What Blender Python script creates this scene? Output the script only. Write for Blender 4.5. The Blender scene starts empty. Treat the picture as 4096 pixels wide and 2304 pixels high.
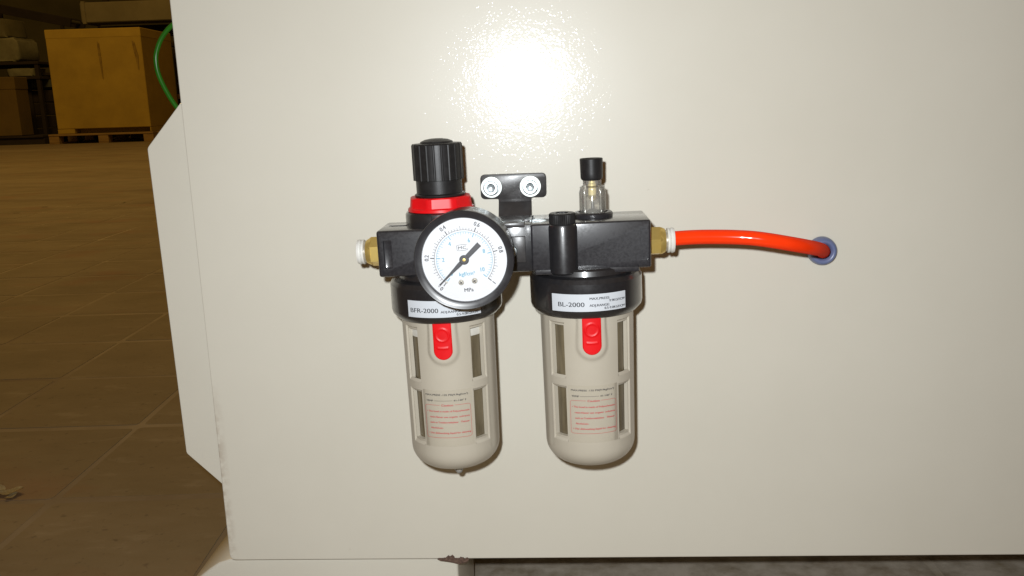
import bpy, bmesh, math, random
from mathutils import Vector, Matrix
random.seed(7)
rad = math.radians
S = bpy.context.scene
COL = S.collection
FLOOR = 0.310            # height of the panel-frame origin above the floor (m)

# ------------------------------------------------------------------ camera
# panel frame: x right, w out of the panel towards the camera, z up (mm); world = (x, -w, z+FLOOR)
cam_d = bpy.data.cameras.new('camera')
cam = bpy.data.objects.new('camera', cam_d); COL.objects.link(cam)
Rx = Vector((0.99869153, -0.02050884, -0.04684675))   # camera right/down/forward components of panel x
Rw = Vector((-0.04144632, 0.2120247, -0.97638503))
Rz = Vector((-0.0299572, -0.97704908, -0.21089726))
def cam_axis(k, sgn):      # a camera axis expressed in world axes
    return Vector((Rx[k], -Rw[k], Rz[k])) * sgn
right, up, back = cam_axis(0, 1), cam_axis(1, -1), cam_axis(2, -1)
M = Matrix((right, up, back)).transposed().to_4x4()
M.translation = Vector((0, -0.420, FLOOR))
cam.matrix_world = M
cam_d.sensor_width = 36.0
cam_d.lens = 3463.0 / 4096.0 * 36.0
cam_d.clip_start = 0.01; cam_d.clip_end = 100
S.camera = cam
S.view_settings.view_transform = 'Standard'
S.view_settings.look = 'None'
S.view_settings.exposure = 0
S.view_settings.gamma = 1

# ------------------------------------------------------------------ light
W = bpy.data.worlds.new('World'); S.world = W; W.use_nodes = True
bg = W.node_tree.nodes['Background']
bg.inputs[0].default_value = (1.0, 0.55, 0.17, 1); bg.inputs[1].default_value = 0.11

def lamp(name, kind, loc, target, energy, color):
    d = bpy.data.lights.new(name, kind); o = bpy.data.objects.new(name, d); COL.objects.link(o)
    o.location = loc
    o.rotation_euler = (Vector(target) - Vector(loc)).to_track_quat('-Z', 'Y').to_euler()
    d.energy = energy; d.color = color
    return d
fl = lamp('camera_flash', 'SPOT', (-0.013, -0.420, FLOOR + 0.017), (0.01, 0, FLOOR - 0.16), 7.6, (0.935, 0.975, 1.0))
fl.spot_size = rad(150); fl.spot_blend = 1.0; fl.shadow_soft_size = 0.004
hl = lamp('hall_fill', 'AREA', (-3.5, 4.5, 5.0), (-4.2, 8.0, 0.2), 115.0, (1.0, 0.62, 0.16))  # unseen area light added for the hall's warm light on the carton
hl.shape = 'RECTANGLE'; hl.size = 2.5; hl.size_y = 1.0
h2 = lamp('hall_fill', 'AREA', (-1.6, 2.6, 3.6), (-1.2, 1.2, 0), 34.0, (1.0, 0.66, 0.22))  # second unseen light, added to brighten the near floor but not the panel
h2.shape = 'RECTANGLE'; h2.size = 2.0; h2.size_y = 0.6

# ------------------------------------------------------------------ materials
def mat(name, col, rough=0.5, metal=0.0, col2=None, nscale=30.0, bump=0.0, bscale=300.0, bdist=0.0002,
        spec=0.5, coat=0.0, crough=0.1, stretch=(1, 1, 1), rvar=0.0, lo=0.35, hi=0.7):
    m = bpy.data.materials.new(name); m.use_nodes = True
    nt = m.node_tree; b = nt.nodes['Principled BSDF']
    b.inputs['Base Color'].default_value = (*col, 1)
    b.inputs['Roughness'].default_value = rough
    b.inputs['Metallic'].default_value = metal
    b.inputs['Specular IOR Level'].default_value = spec
    b.inputs['Coat Weight'].default_value = coat
    b.inputs['Coat Roughness'].default_value = crough
    geo = nt.nodes.new('ShaderNodeNewGeometry')
    mp = nt.nodes.new('ShaderNodeMapping'); mp.inputs['Scale'].default_value = stretch
    nt.links.new(geo.outputs['Position'], mp.inputs[0])
    if col2 is not None:
        n = nt.nodes.new('ShaderNodeTexNoise'); n.inputs['Scale'].default_value = nscale
        n.inputs['Detail'].default_value = 6; n.inputs['Roughness'].default_value = 0.62
        nt.links.new(mp.outputs[0], n.inputs['Vector'])
        r = nt.nodes.new('ShaderNodeMapRange'); r.inputs[1].default_value = lo; r.inputs[2].default_value = hi
        nt.links.new(n.outputs[0], r.inputs[0])
        mx = nt.nodes.new('ShaderNodeMix'); mx.data_type = 'RGBA'
        mx.inputs[6].default_value = (*col, 1); mx.inputs[7].default_value = (*col2, 1)
        nt.links.new(r.outputs[0], mx.inputs[0]); nt.links.new(mx.outputs[2], b.inputs['Base Color'])
        if rvar:
            r2 = nt.nodes.new('ShaderNodeMapRange'); r2.inputs[3].default_value = rough - rvar
            r2.inputs[4].default_value = rough + rvar; r2.inputs[1].default_value = .3; r2.inputs[2].default_value = .7
            nt.links.new(n.outputs[0], r2.inputs[0]); nt.links.new(r2.outputs[0], b.inputs['Roughness'])
    if bump:
        n2 = nt.nodes.new('ShaderNodeTexNoise'); n2.inputs['Scale'].default_value = bscale; n2.inputs['Detail'].default_value = 3
        nt.links.new(mp.outputs[0], n2.inputs['Vector'])
        bp = nt.nodes.new('ShaderNodeBump'); bp.inputs['Strength'].default_value = bump; bp.inputs['Distance'].default_value = bdist
        nt.links.new(n2.outputs[0], bp.inputs['Height']); nt.links.new(bp.outputs[0], b.inputs['Normal'])
    return m

def thin_glass(name, tint, rough=0.03, refl=1.0, alpha=0.0, body=(.5, .5, .45)):
    """a thin clear wall: lets light straight through, mirrors at its fresnel, a little milky"""
    m = bpy.data.materials.new(name); m.use_nodes = True
    nt = m.node_tree; nt.nodes.remove(nt.nodes['Principled BSDF']); out = nt.nodes['Material Output']
    t = nt.nodes.new('ShaderNodeBsdfTransparent'); t.inputs[0].default_value = (*tint, 1)
    d = nt.nodes.new('ShaderNodeBsdfDiffuse'); d.inputs[0].default_value = (*body, 1)
    g = nt.nodes.new('ShaderNodeBsdfGlossy'); g.inputs['Roughness'].default_value = rough
    lw = nt.nodes.new('ShaderNodeFresnel'); lw.inputs[0].default_value = 1.5
    mu = nt.nodes.new('ShaderNodeMath'); mu.operation = 'MULTIPLY'; mu.inputs[1].default_value = refl; mu.use_clamp = True
    m1 = nt.nodes.new('ShaderNodeMixShader'); m1.inputs[0].default_value = alpha
    m2 = nt.nodes.new('ShaderNodeMixShader')
    nt.links.new(t.outputs[0], m1.inputs[1]); nt.links.new(d.outputs[0], m1.inputs[2])
    nt.links.new(lw.outputs[0], mu.inputs[0]); nt.links.new(mu.outputs[0], m2.inputs[0])
    nt.links.new(m1.outputs[0], m2.inputs[1]); nt.links.new(g.outputs[0], m2.inputs[2])
    nt.links.new(m2.outputs[0], out.inputs[0])
    return m

def paint_material(edge=1.0):
    """cream powder coat: fine orange peel that breaks the flash reflection into glints"""
    m = mat('cream_powder_coat', (.685, .652, .56), .38, col2=(.655, .622, .53), nscale=9, spec=.32)
    nt = m.node_tree; b = nt.nodes['Principled BSDF']
    geo = next(n for n in nt.nodes if n.type == 'NEW_GEOMETRY')
    n1 = nt.nodes.new('ShaderNodeTexNoise'); n1.inputs['Scale'].default_value = 850; n1.inputs['Detail'].default_value = 2.5
    n1.inputs['Roughness'].default_value = .5
    n3 = nt.nodes.new('ShaderNodeTexNoise'); n3.inputs['Scale'].default_value = 130; n3.inputs['Detail'].default_value = 1
    for n in (n1, n3): nt.links.new(geo.outputs['Position'], n.inputs['Vector'])
    ad = nt.nodes.new('ShaderNodeMath'); ad.operation = 'MULTIPLY_ADD'; ad.inputs[1].default_value = 1.2
    nt.links.new(n3.outputs[0], ad.inputs[0]); nt.links.new(n1.outputs[0], ad.inputs[2])
    bp = nt.nodes.new('ShaderNodeBump'); bp.inputs['Strength'].default_value = PEEL; bp.inputs['Distance'].default_value = .0003
    nt.links.new(ad.outputs[0], bp.inputs['Height'])
    b.inputs['Coat Weight'].default_value = 0.50; b.inputs['Coat Roughness'].default_value = 0.06
    nt.links.new(bp.outputs[0], b.inputs['Coat Normal'])
    # faint brownish scuffs and specks
    n2 = nt.nodes.new('ShaderNodeTexNoise'); n2.inputs['Scale'].default_value = 95; n2.inputs['Detail'].default_value = 8
    n2.inputs['Roughness'].default_value = .72
    nt.links.new(geo.outputs['Position'], n2.inputs['Vector'])
    r = nt.nodes.new('ShaderNodeMapRange'); r.inputs[1].default_value = .70; r.inputs[2].default_value = .78; r.inputs[4].default_value = .55
    nt.links.new(n2.outputs[0], r.inputs[0])
    mx = nt.nodes.new('ShaderNodeMix'); mx.data_type = 'RGBA'; mx.inputs[7].default_value = (.33, .25, .18, 1)
    src = b.inputs['Base Color'].links[0].from_socket
    # rubbed paint along the free left edge of the sheet
    sx = nt.nodes.new('ShaderNodeSeparateXYZ'); nt.links.new(geo.outputs['Position'], sx.inputs[0])
    e = nt.nodes.new('ShaderNodeMapRange'); e.inputs[1].default_value = -.1715; e.inputs[2].default_value = -.1765
    nt.links.new(sx.outputs[0], e.inputs[0])
    e2 = nt.nodes.new('ShaderNodeMapRange'); e2.inputs[1].default_value = FLOOR - .13; e2.inputs[2].default_value = FLOOR - .17
    nt.links.new(sx.outputs[2], e2.inputs[0])
    em = nt.nodes.new('ShaderNodeMath'); em.operation = 'MULTIPLY'
    nt.links.new(e.outputs[0], em.inputs[0]); nt.links.new(e2.outputs[0], em.inputs[1])
    n4 = nt.nodes.new('ShaderNodeTexNoise'); n4.inputs['Scale'].default_value = 260; n4.inputs['Detail'].default_value = 5
    nt.links.new(geo.outputs['Position'], n4.inputs['Vector'])
    r4 = nt.nodes.new('ShaderNodeMapRange'); r4.inputs[1].default_value = .38; r4.inputs[2].default_value = .6; r4.inputs[4].default_value = .5 * edge
    nt.links.new(n4.outputs[0], r4.inputs[0])
    em2 = nt.nodes.new('ShaderNodeMath'); em2.operation = 'MULTIPLY'
    nt.links.new(em.outputs[0], em2.inputs[0]); nt.links.new(r4.outputs[0], em2.inputs[1])
    mxx = nt.nodes.new('ShaderNodeMath'); mxx.operation = 'MAXIMUM'
    nt.links.new(em2.outputs[0], mxx.inputs[0]); nt.links.new(r.outputs[0], mxx.inputs[1])
    nt.links.new(mxx.outputs[0], mx.inputs[0]); nt.links.new(src, mx.inputs[6]); nt.links.new(mx.outputs[2], b.inputs['Base Color'])
    return m
PEEL = 0.33
PANEL_TURN = .75
PAINT = paint_material()
PAINT2 = paint_material(0.0)
BLACK = mat('black_satin_plastic', (.014, .0135, .015), .36, col2=(.017, .0165, .018), nscale=520, bump=.2, bscale=1500, bdist=.00006, spec=.5, rvar=.05, coat=.8, crough=.14)
CAST = mat('black_painted_casting', (.017, .0165, .019), .40, col2=(.026, .025, .028), nscale=900, bump=.3, bscale=2600, bdist=.00006, spec=.32, rvar=.08, coat=1.0, crough=.13)
KNOB = mat('black_knob_plastic', (.012, .0115, .0115), .40, col2=(.02, .019, .019), nscale=400, bump=.12, bscale=1500, bdist=.0001, spec=.32)
GLOSSB = mat('black_enamel', (.018, .017, .019), .31, col2=(.025, .024, .026), nscale=150, spec=.55, rvar=.05)
BRACK = mat('black_painted_plate', (.035, .033, .033), .32, col2=(.05, .046, .045), nscale=220, bump=.15, bscale=1200, bdist=.00008, rvar=.05, spec=.5)
RED = mat('red_plastic', (.70, .006, .009), .40, spec=.3, col2=(.62, .005, .008), nscale=160, bump=.12, bscale=500, bdist=.0001)
GUARD = mat('beige_plastic', (.455, .412, .335), .34, col2=(.43, .388, .312), nscale=45, bump=.06, bscale=700, bdist=.0001)
BRASS = mat('brass', (.80, .60, .20), .40, metal=.75, col2=(.68, .48, .13), nscale=180, rvar=.08)
WHITEP = mat('white_plastic', (.74, .73, .69), .4, col2=(.68, .66, .60), nscale=220)
STEEL = mat('zinc_plated_steel', (.62, .68, .70), .34, metal=.75, col2=(.50, .55, .56), nscale=320, rvar=.1)
WASH = mat('pale_zinc_washer', (.58, .62, .60), .40, metal=.5, col2=(.48, .51, .49), nscale=250)
CHROME = mat('bright_nickel', (.60, .57, .50), .32, metal=.6, col2=(.45, .41, .35), nscale=300)
DIAL = mat('white_dial_enamel', (.64, .645, .665), .5, col2=(.62, .625, .645), nscale=60)
INK = mat('black_print', (.028, .028, .032), .6)
CYAN = mat('blue_print', (.11, .33, .46), .6)
REDINK = mat('red_print', (.46, .03, .04), .6)
NEEDLE = mat('black_needle', (.05, .05, .055), .45)
LABEL = mat('white_sticker', (.57, .595, .63), .42, col2=(.545, .57, .605), nscale=70)
CLEARFILM = thin_glass('clear_film', (.99, .985, .975), .3, .35, .04, (.6, .57, .5))
GLASS = thin_glass('gauge_glass', (.985, .985, .985), .02, .12)
CLEAR = thin_glass('clear_acrylic', (.97, .967, .95), .08, .8, .10, (.90, .87, .80))
SMOKE = mat('smoky_polycarbonate', (.18, .145, .088), .22, col2=(.07, .055, .034), nscale=240, spec=.6, bump=.1, bscale=200, stretch=(1, 1, .12))
FILTER = mat('filter_element', (.25, .22, .16), .6, col2=(.15, .13, .09), nscale=120)
PALEEL = mat('pale_baffle', (.62, .60, .54), .35)
def tube_material():
    """soft glossy tube: a plain red body with a small fixed gloss"""
    m = bpy.data.materials.new('orange_red_polyurethane'); m.use_nodes = True
    nt = m.node_tree; nt.nodes.remove(nt.nodes['Principled BSDF'])
    d = nt.nodes.new('ShaderNodeBsdfDiffuse'); g = nt.nodes.new('ShaderNodeBsdfGlossy'); g.inputs['Roughness'].default_value = .13
    n = nt.nodes.new('ShaderNodeTexNoise'); n.inputs['Scale'].default_value = 140; n.inputs['Detail'].default_value = 5
    geo = nt.nodes.new('ShaderNodeNewGeometry'); nt.links.new(geo.outputs['Position'], n.inputs['Vector'])
    mx = nt.nodes.new('ShaderNodeMix'); mx.data_type = 'RGBA'
    mx.inputs[6].default_value = (.98, .050, .006, 1); mx.inputs[7].default_value = (.90, .036, .004, 1)
    nt.links.new(n.outputs[0], mx.inputs[0]); nt.links.new(mx.outputs[2], d.inputs[0])
    ms = nt.nodes.new('ShaderNodeMixShader'); ms.inputs[0].default_value = .035
    nt.links.new(d.outputs[0], ms.inputs[1]); nt.links.new(g.outputs[0], ms.inputs[2])
    nt.links.new(ms.outputs[0], nt.nodes['Material Output'].inputs[0])
    return m
TUBE = tube_material()
GROM = mat('blue_grey_rubber', (.12, .155, .30), .33, col2=(.17, .20, .33), nscale=160, spec=.6)
GREEN = mat('green_hose', (.022, .17, .010), .3, col2=(.03, .22, .016), nscale=60)
RUST = mat('brown_dirt', (.17, .105, .075), .9, col2=(.07, .04, .03), nscale=900, bump=.8, bscale=1500, bdist=.0006)

# ------------------------------------------------------------------ mesh helpers
ORG = Vector((0, 0, 0))       # current thing's base, in panel mm
def V(x, w, z):
    return Vector((x - ORG[0], -(w - ORG[1]), z - ORG[2])) * 0.001
def world(x, w, z):
    return Vector((x * .001, -w * .001, z * .001 + FLOOR))
def thing(name, label, cat, base=None, loc=None, group=None):
    global ORG
    o = bpy.data.objects.new(name, None); COL.objects.link(o)
    o.empty_display_size = .02
    if base is not None:
        ORG = Vector(base); o.location = world(*base)
    else:
        o.location = loc
    o['label'] = label; o['category'] = cat
    if group: o['group'] = group
    return o
def tag(o, label, cat, group=None):
    o['label'] = label; o['category'] = cat
    if group: o['group'] = group
    return o
def part(name, bm, m, parent=None, smooth=35, label=None):
    bmesh.ops.recalc_face_normals(bm, faces=bm.faces)
    me = bpy.data.meshes.new(name); bm.to_mesh(me); bm.free()
    me.materials.append(m)
    if smooth:
        me.shade_smooth(); me.set_sharp_from_angle(angle=rad(smooth))
    o = bpy.data.objects.new(name, me); COL.objects.link(o)
    if parent is not None: o.parent = parent
    if label: o['label'] = label
    return o
def B(): return bmesh.new()
def lathe(bm, prof, c, axis='z', seg=48, rfun=None, ang0=0.0, cap=True):
    """prof: list of (r, t) along the axis; c: centre (x,w,z) mm, t added to the axis coordinate"""
    rings = []
    for r, t in prof:
        ring = []
        for k in range(seg):
            a = ang0 + 2 * math.pi * k / seg
            rr = r * (rfun(a, t) if rfun else 1)
            u, v = rr * math.cos(a), rr * math.sin(a)
            p = {'z': (c[0] + u, c[1] + v, c[2] + t), 'w': (c[0] + u, c[1] + t, c[2] + v), 'x': (c[0] + t, c[1] + u, c[2] + v)}[axis]
            ring.append(bm.verts.new(V(*p)))
        rings.append(ring)
    for i in range(len(rings) - 1):
        for k in range(seg):
            bm.faces.new((rings[i][k], rings[i][(k + 1) % seg], rings[i + 1][(k + 1) % seg], rings[i + 1][k]))
    if cap:
        bm.faces.new(rings[0]); bm.faces.new(rings[-1])
    return rings
def box(bm, x0, x1, w0, w1, z0, z1, bev=0.0, seg=2):
    g = bmesh.ops.create_cube(bm, size=1)
    vs = g['verts']
    for v in vs:
        v.co = V(x0 if v.co.x < 0 else x1, w0 if v.co.y < 0 else w1, z0 if v.co.z < 0 else z1)
    fs = list({f for v in vs for f in v.link_faces}); bmesh.ops.recalc_face_normals(bm, faces=fs)
    if bev:
        es = list({e for v in vs for e in v.link_edges})
        bmesh.ops.bevel(bm, geom=es, offset=bev * .001, segments=seg, profile=.5, affect='EDGES')
def prism(bm, poly, w0, w1, bev=0.0, seg=2, plane='xz'):
    """poly in (x,z) extruded between depths w0 and w1"""
    mk = (lambda a, b, w: V(a, w, b))
    a = [bm.verts.new(mk(p[0], p[1], w0)) for p in poly]
    b = [bm.verts.new(mk(p[0], p[1], w1)) for p in poly]
    n = len(poly)
    fs = [bm.faces.new(a), bm.faces.new(b)]
    for i in range(n):
        fs.append(bm.faces.new((a[i], a[(i + 1) % n], b[(i + 1) % n], b[i])))
    bmesh.ops.recalc_face_normals(bm, faces=fs); fs = fs[:2]
    if bev:
        es = list({e for f in fs for e in f.edges})
        bmesh.ops.bevel(bm, geom=es, offset=bev * .001, segments=seg, profile=.5, affect='EDGES')
def rounded(poly, radii, n=6):
    """round the corners of a polygon"""
    out = []; N = len(poly)
    for i in range(N):
        p = Vector(poly[i]); a = Vector(poly[i - 1]); b = Vector(poly[(i + 1) % N]); r = radii[i] if hasattr(radii, '__len__') else radii
        if r <= 0: out.append(tuple(p)); continue
        u = (a - p).normalized(); v = (b - p).normalized()
        th = u.angle(v); d = min(r / math.tan(th / 2), .49 * (a - p).length, .49 * (b - p).length)
        for k in range(n + 1):
            t = k / n
            q = (p + u * d) * (1 - t) ** 2 + p * 2 * t * (1 - t) + (p + v * d) * t ** 2
            out.append(tuple(q))
    return out
def tube(bm, pts, r, seg=20, cap=True, n=10):
    """a round tube along panel-mm points, smoothed with Catmull-Rom"""
    P = [Vector(V(*p)) for p in pts]; Q = []
    for i in range(len(P) - 1):
        p0 = P[max(i - 1, 0)]; p1 = P[i]; p2 = P[i + 1]; p3 = P[min(i + 2, len(P) - 1)]
        for k in range(n):
            t = k / n
            Q.append(.5 * (2 * p1 + (p2 - p0) * t + (2 * p0 - 5 * p1 + 4 * p2 - p3) * t * t + (3 * p1 - p0 - 3 * p2 + p3) * t ** 3))
    Q.append(P[-1])
    rings = []; nrm = None
    for i, q in enumerate(Q):
        d = (Q[min(i + 1, len(Q) - 1)] - Q[max(i - 1, 0)]).normalized()
        if nrm is None: nrm = d.orthogonal().normalized()
        nrm = (nrm - d * nrm.dot(d)).normalized(); bi = d.cross(nrm)
        rings.append([bm.verts.new(q + (nrm * math.cos(2 * math.pi * k / seg) + bi * math.sin(2 * math.pi * k / seg)) * r * .001) for k in range(seg)])
    for i in range(len(rings) - 1):
        for k in range(seg):
            bm.faces.new((rings[i][k], rings[i][(k + 1) % seg], rings[i + 1][(k + 1) % seg], rings[i + 1][k]))
    if cap: bm.faces.new(rings[0]); bm.faces.new(rings[-1])
def cut(o, cutters):
    bpy.context.view_layer.update()
    """boolean difference, baked"""
    for cb in cutters:
        co = part('cutter', cb, INK, None, 0); co.matrix_world = o.matrix_world
        md = o.modifiers.new('cut', 'BOOLEAN'); md.object = co; md.operation = 'DIFFERENCE'; md.solver = 'EXACT'
        bpy.context.view_layer.update()
        dg = bpy.context.evaluated_depsgraph_get()
        me = bpy.data.meshes.new_from_object(o.evaluated_get(dg))
        o.modifiers.clear(); o.data = me
        bpy.data.objects.remove(co)
    me.shade_smooth(); me.set_sharp_from_angle(angle=rad(35))
_txt = {}
def text_flat(body, size, align='CENTER', width=None, bold=0.0):
    """flat text triangles as (verts[(u,v)], faces); cap height is about .7*size"""
    cu = bpy.data.curves.new('t', 'FONT'); cu.body = body; cu.size = size; cu.align_x = align; cu.resolution_u = 3; cu.offset = bold * size
    o = bpy.data.objects.new('t', cu); COL.objects.link(o)
    bpy.context.view_layer.update()
    dg = bpy.context.evaluated_depsgraph_get()
    me = bpy.data.meshes.new_from_object(o.evaluated_get(dg))
    vs = [(v.co.x, v.co.y) for v in me.vertices]; fs = [tuple(p.vertices) for p in me.polygons]
    bpy.data.objects.remove(o); bpy.data.curves.remove(cu); bpy.data.meshes.remove(me)
    if width:
        xs = [v[0] for v in vs]; k = width / (max(xs) - min(xs)); vs = [(x * k, y) for x, y in vs]
    return vs, fs
def add_flat(bm, vf, mapper):
    vs, fs = vf
    bv = [bm.verts.new(mapper(u, v)) for u, v in vs]
    for f in fs:
        try: bm.faces.new([bv[i] for i in f])
        except ValueError: pass
def bar_flat(u0, v0, u1, v1, t, n=1):
    """a straight printed line as a strip"""
    d = Vector((u1 - u0, v1 - v0)); L = d.length; d /= L; q = Vector((-d.y, d.x)) * t / 2
    vs = []; fs = []
    for i in range(n + 1):
        p = Vector((u0, v0)) + d * L * i / n
        vs += [tuple(p + q), tuple(p - q)]
        if i: fs.append((2 * i - 2, 2 * i - 1, 2 * i + 1, 2 * i))
    return vs, fs

# ------------------------------------------------------------------ floor and hall
HALL = ('floor', 'back_wall', 'cardboard_carton', 'wooden_pallet', 'cardboard_box', 'dark_skid', 'dark_crate', 'storage_shelf', 'pale_sack', 'grey_sack',
        'white_bag', 'overhead_duct', 'dark_bar', 'sloping_conveyor', 'black_bin', 'dry_leaf')
def struct(name, bm, m, smooth=0):
    o = part(name, bm, m, None, smooth); o['kind'] = 'structure'; return o
def dust(nt, geo, src):
    # grey dust that has gathered under the cabinet
    sx = nt.nodes.new('ShaderNodeSeparateXYZ'); nt.links.new(geo.outputs['Position'], sx.inputs[0])
    ex = nt.nodes.new('ShaderNodeMapRange'); ex.inputs[1].default_value = -.14; ex.inputs[2].default_value = -.04
    nt.links.new(sx.outputs[0], ex.inputs[0])
    ey = nt.nodes.new('ShaderNodeMapRange'); ey.inputs[1].default_value = -.1; ey.inputs[2].default_value = .08
    nt.links.new(sx.outputs[1], ey.inputs[0])
    nz = nt.nodes.new('ShaderNodeTexNoise'); nz.inputs['Scale'].default_value = 42; nz.inputs['Detail'].default_value = 7; nz.inputs['Roughness'].default_value = .65
    nt.links.new(geo.outputs['Position'], nz.inputs['Vector'])
    rz = nt.nodes.new('ShaderNodeMapRange'); rz.inputs[1].default_value = .32; rz.inputs[2].default_value = .6; rz.inputs[3].default_value = .15
    nt.links.new(nz.outputs[0], rz.inputs[0])
    m1 = nt.nodes.new('ShaderNodeMath'); m1.operation = 'MULTIPLY'; m2 = nt.nodes.new('ShaderNodeMath'); m2.operation = 'MULTIPLY'
    nt.links.new(ex.outputs[0], m1.inputs[0]); nt.links.new(ey.outputs[0], m1.inputs[1])
    nt.links.new(m1.outputs[0], m2.inputs[0]); nt.links.new(rz.outputs[0], m2.inputs[1])
    mx = nt.nodes.new('ShaderNodeMix'); mx.data_type = 'RGBA'; mx.inputs[7].default_value = (.50, .44, .36, 1)
    nt.links.new(m2.outputs[0], mx.inputs[0]); nt.links.new(src, mx.inputs[6]); src = mx.outputs[2]
    return src
JOINT = mat('pale_floor_joint', (.345, .285, .195), .9, col2=(.165, .12, .07), nscale=3.2, bump=.1, bscale=200, bdist=.0006)
_g = next(n for n in JOINT.node_tree.nodes if n.type == 'NEW_GEOMETRY'); _b = JOINT.node_tree.nodes['Principled BSDF']
JOINT.node_tree.links.new(dust(JOINT.node_tree, _g, _b.inputs['Base Color'].links[0].from_socket), _b.inputs['Base Color'])
def floor_material():
    m = mat('dusty_brown_floor', (.168, .127, .070), .72, col2=(.245, .19, .118), nscale=9, bump=.5, bscale=70, bdist=.0012, lo=.3, hi=.75, stretch=(.6, 1, 1))
    nt = m.node_tree; b = nt.nodes['Principled BSDF']
    src = b.inputs['Base Color'].links[0].from_socket
    geo = next(n for n in nt.nodes if n.type == 'NEW_GEOMETRY')
    for sc, lo, hi, col, amt, st in ((34, .58, .76, (.38, .32, .235), .4, (.5, 1.2, 1)), (3.2, .52, .68, (.115, .08, .048), .6, (.35, 1, 1)),
                                     (120, .60, .70, (.095, .07, .045), .6, (1, 1, 1)), (7, .55, .72, (.24, .115, .06), .5, (.7, 1, 1)), (1.1, .5, .62, (.33, .265, .175), .35, (.25, 1, 1))):
        mp = nt.nodes.new('ShaderNodeMapping'); mp.inputs['Scale'].default_value = st
        nt.links.new(geo.outputs['Position'], mp.inputs[0])
        n = nt.nodes.new('ShaderNodeTexNoise'); n.inputs['Scale'].default_value = sc; n.inputs['Detail'].default_value = 7; n.inputs['Roughness'].default_value = .6
        nt.links.new(mp.outputs[0], n.inputs['Vector'])
        r = nt.nodes.new('ShaderNodeMapRange'); r.inputs[1].default_value = lo; r.inputs[2].default_value = hi; r.inputs[4].default_value = amt
        nt.links.new(n.outputs[0], r.inputs[0])
        mx = nt.nodes.new('ShaderNodeMix'); mx.data_type = 'RGBA'; mx.inputs[7].default_value = (*col, 1)
        nt.links.new(r.outputs[0], mx.inputs[0]); nt.links.new(src, mx.inputs[6]); src = mx.outputs[2]
    src = dust(nt, geo, src)
    nt.links.new(src, b.inputs['Base Color'])
    return m
FLOORM = floor_material()
bm = B()
# one sheet; the tiled patch lies in a shallow bed whose bottom is the joint filler
for (x0, x1, y0, y1) in ((-25, 25, 2.32, 30), (-25, 25, -6, -.56), (-25, -1.60, -.56, 2.32), (.85, 25, -.56, 2.32)):
    bm.faces.new([bm.verts.new((x, y, 0)) for x, y in ((x0, y0), (x1, y0), (x1, y1), (x0, y1))])
floor = struct('floor', bm, FLOORM)
bm = B()
bm.faces.new([bm.verts.new((x, y, 0)) for x, y in ((-1.62, -.58), (.87, -.58), (.87, 2.34), (-1.62, 2.34))])
jo = part('joint_filler', bm, JOINT, floor, 0)
tile_me = []
for k in range(6):
    bm = B(); h = .0722
    pts = [(-h, -h), (h, -h), (h, h), (-h, h)]
    pts = [(x + random.uniform(-.0015, .0015), y + random.uniform(-.0015, .0015)) for x, y in pts]
    poly = rounded(pts, .004, 2)
    t = [bm.verts.new((x, y, 0)) for x, y in poly]; u = [bm.verts.new((x * 1.012, y * 1.012, -.0035)) for x, y in poly]
    bm.faces.new(t)
    for i in range(len(poly)):
        j = (i + 1) % len(poly); bm.faces.new((t[i], t[j], u[j], u[i]))
    bmesh.ops.recalc_face_normals(bm, faces=bm.faces)
    me = bpy.data.meshes.new('floor_tile'); bm.to_mesh(me); bm.free(); me.materials.append(FLOORM); tile_me.append(me)
ang = rad(2.6)
for i in range(-8, 8):
    for j in range(-3, 15):
        gx = -.380 + .075 + .1505 * i; gy = .170 + .077 + .1535 * j
        dx, dy = gx + .38, gy - .17
        x = -.380 + dx * math.cos(ang) - dy * math.sin(ang); y = .170 + dx * math.sin(ang) + dy * math.cos(ang)
        o = bpy.data.objects.new('floor_tile', tile_me[(i * 5 + j * 3) % 6]); COL.objects.link(o)
        o.parent = floor; o.location = (x, y, .0003 + random.uniform(-.00018, .00018)); o.rotation_euler = (0, 0, ang + random.choice((0, 1, 2, 3)) * math.pi / 2)

def wbox(bm, x0, x1, y0, y1, z0, z1, bev=0, seg=1):
    g = bmesh.ops.create_cube(bm, size=1); vs = g['verts']
    for v in vs:
        v.co = Vector((x0 if v.co.x < 0 else x1, y0 if v.co.y < 0 else y1, z0 if v.co.z < 0 else z1))
    if bev:
        bmesh.ops.bevel(bm, geom=list({e for v in vs for e in v.link_edges}), offset=bev, segments=seg, profile=.5, affect='EDGES')
WALLM = mat('dim_olive_plaster', (.10, .088, .036), .9, col2=(.06, .052, .022), nscale=1.2, bump=.3, bscale=20, bdist=.004)
bm = B(); wbox(bm, -16, 6, 12.0, 12.3, 0, 5)
tag(part('back_wall', bm, WALLM, None, 0), 'dim olive plaster wall at the back of the hall', 'wall')
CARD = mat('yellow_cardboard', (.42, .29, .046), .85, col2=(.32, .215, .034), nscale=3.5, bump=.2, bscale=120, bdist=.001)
CARDL = mat('yellow_cardboard_lid', (.44, .305, .048), .85, col2=(.37, .25, .04), nscale=5)
STREAK = mat('dark_tape', (.17, .105, .018), .8, col2=(.36, .24, .038), nscale=14)
WOOD = mat('pallet_wood', (.30, .19, .07), .85, col2=(.22, .135, .05), nscale=8, stretch=(1, 6, 6))
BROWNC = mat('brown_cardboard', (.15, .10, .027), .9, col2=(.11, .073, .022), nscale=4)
DARK = mat('dark_timber', (.030, .020, .016), .9, col2=(.018, .012, .010), nscale=6)
PALE = mat('grey_film', (.15, .135, .075), .6, col2=(.10, .09, .05), nscale=4)
PALE2 = mat('white_sacking', (.22, .215, .14), .8, col2=(.14, .13, .08), nscale=7)

def rtree(x, y, yaw=0):
    return Matrix.Translation((x, y, 0)) @ Matrix.Rotation(yaw, 4, 'Z')
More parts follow.
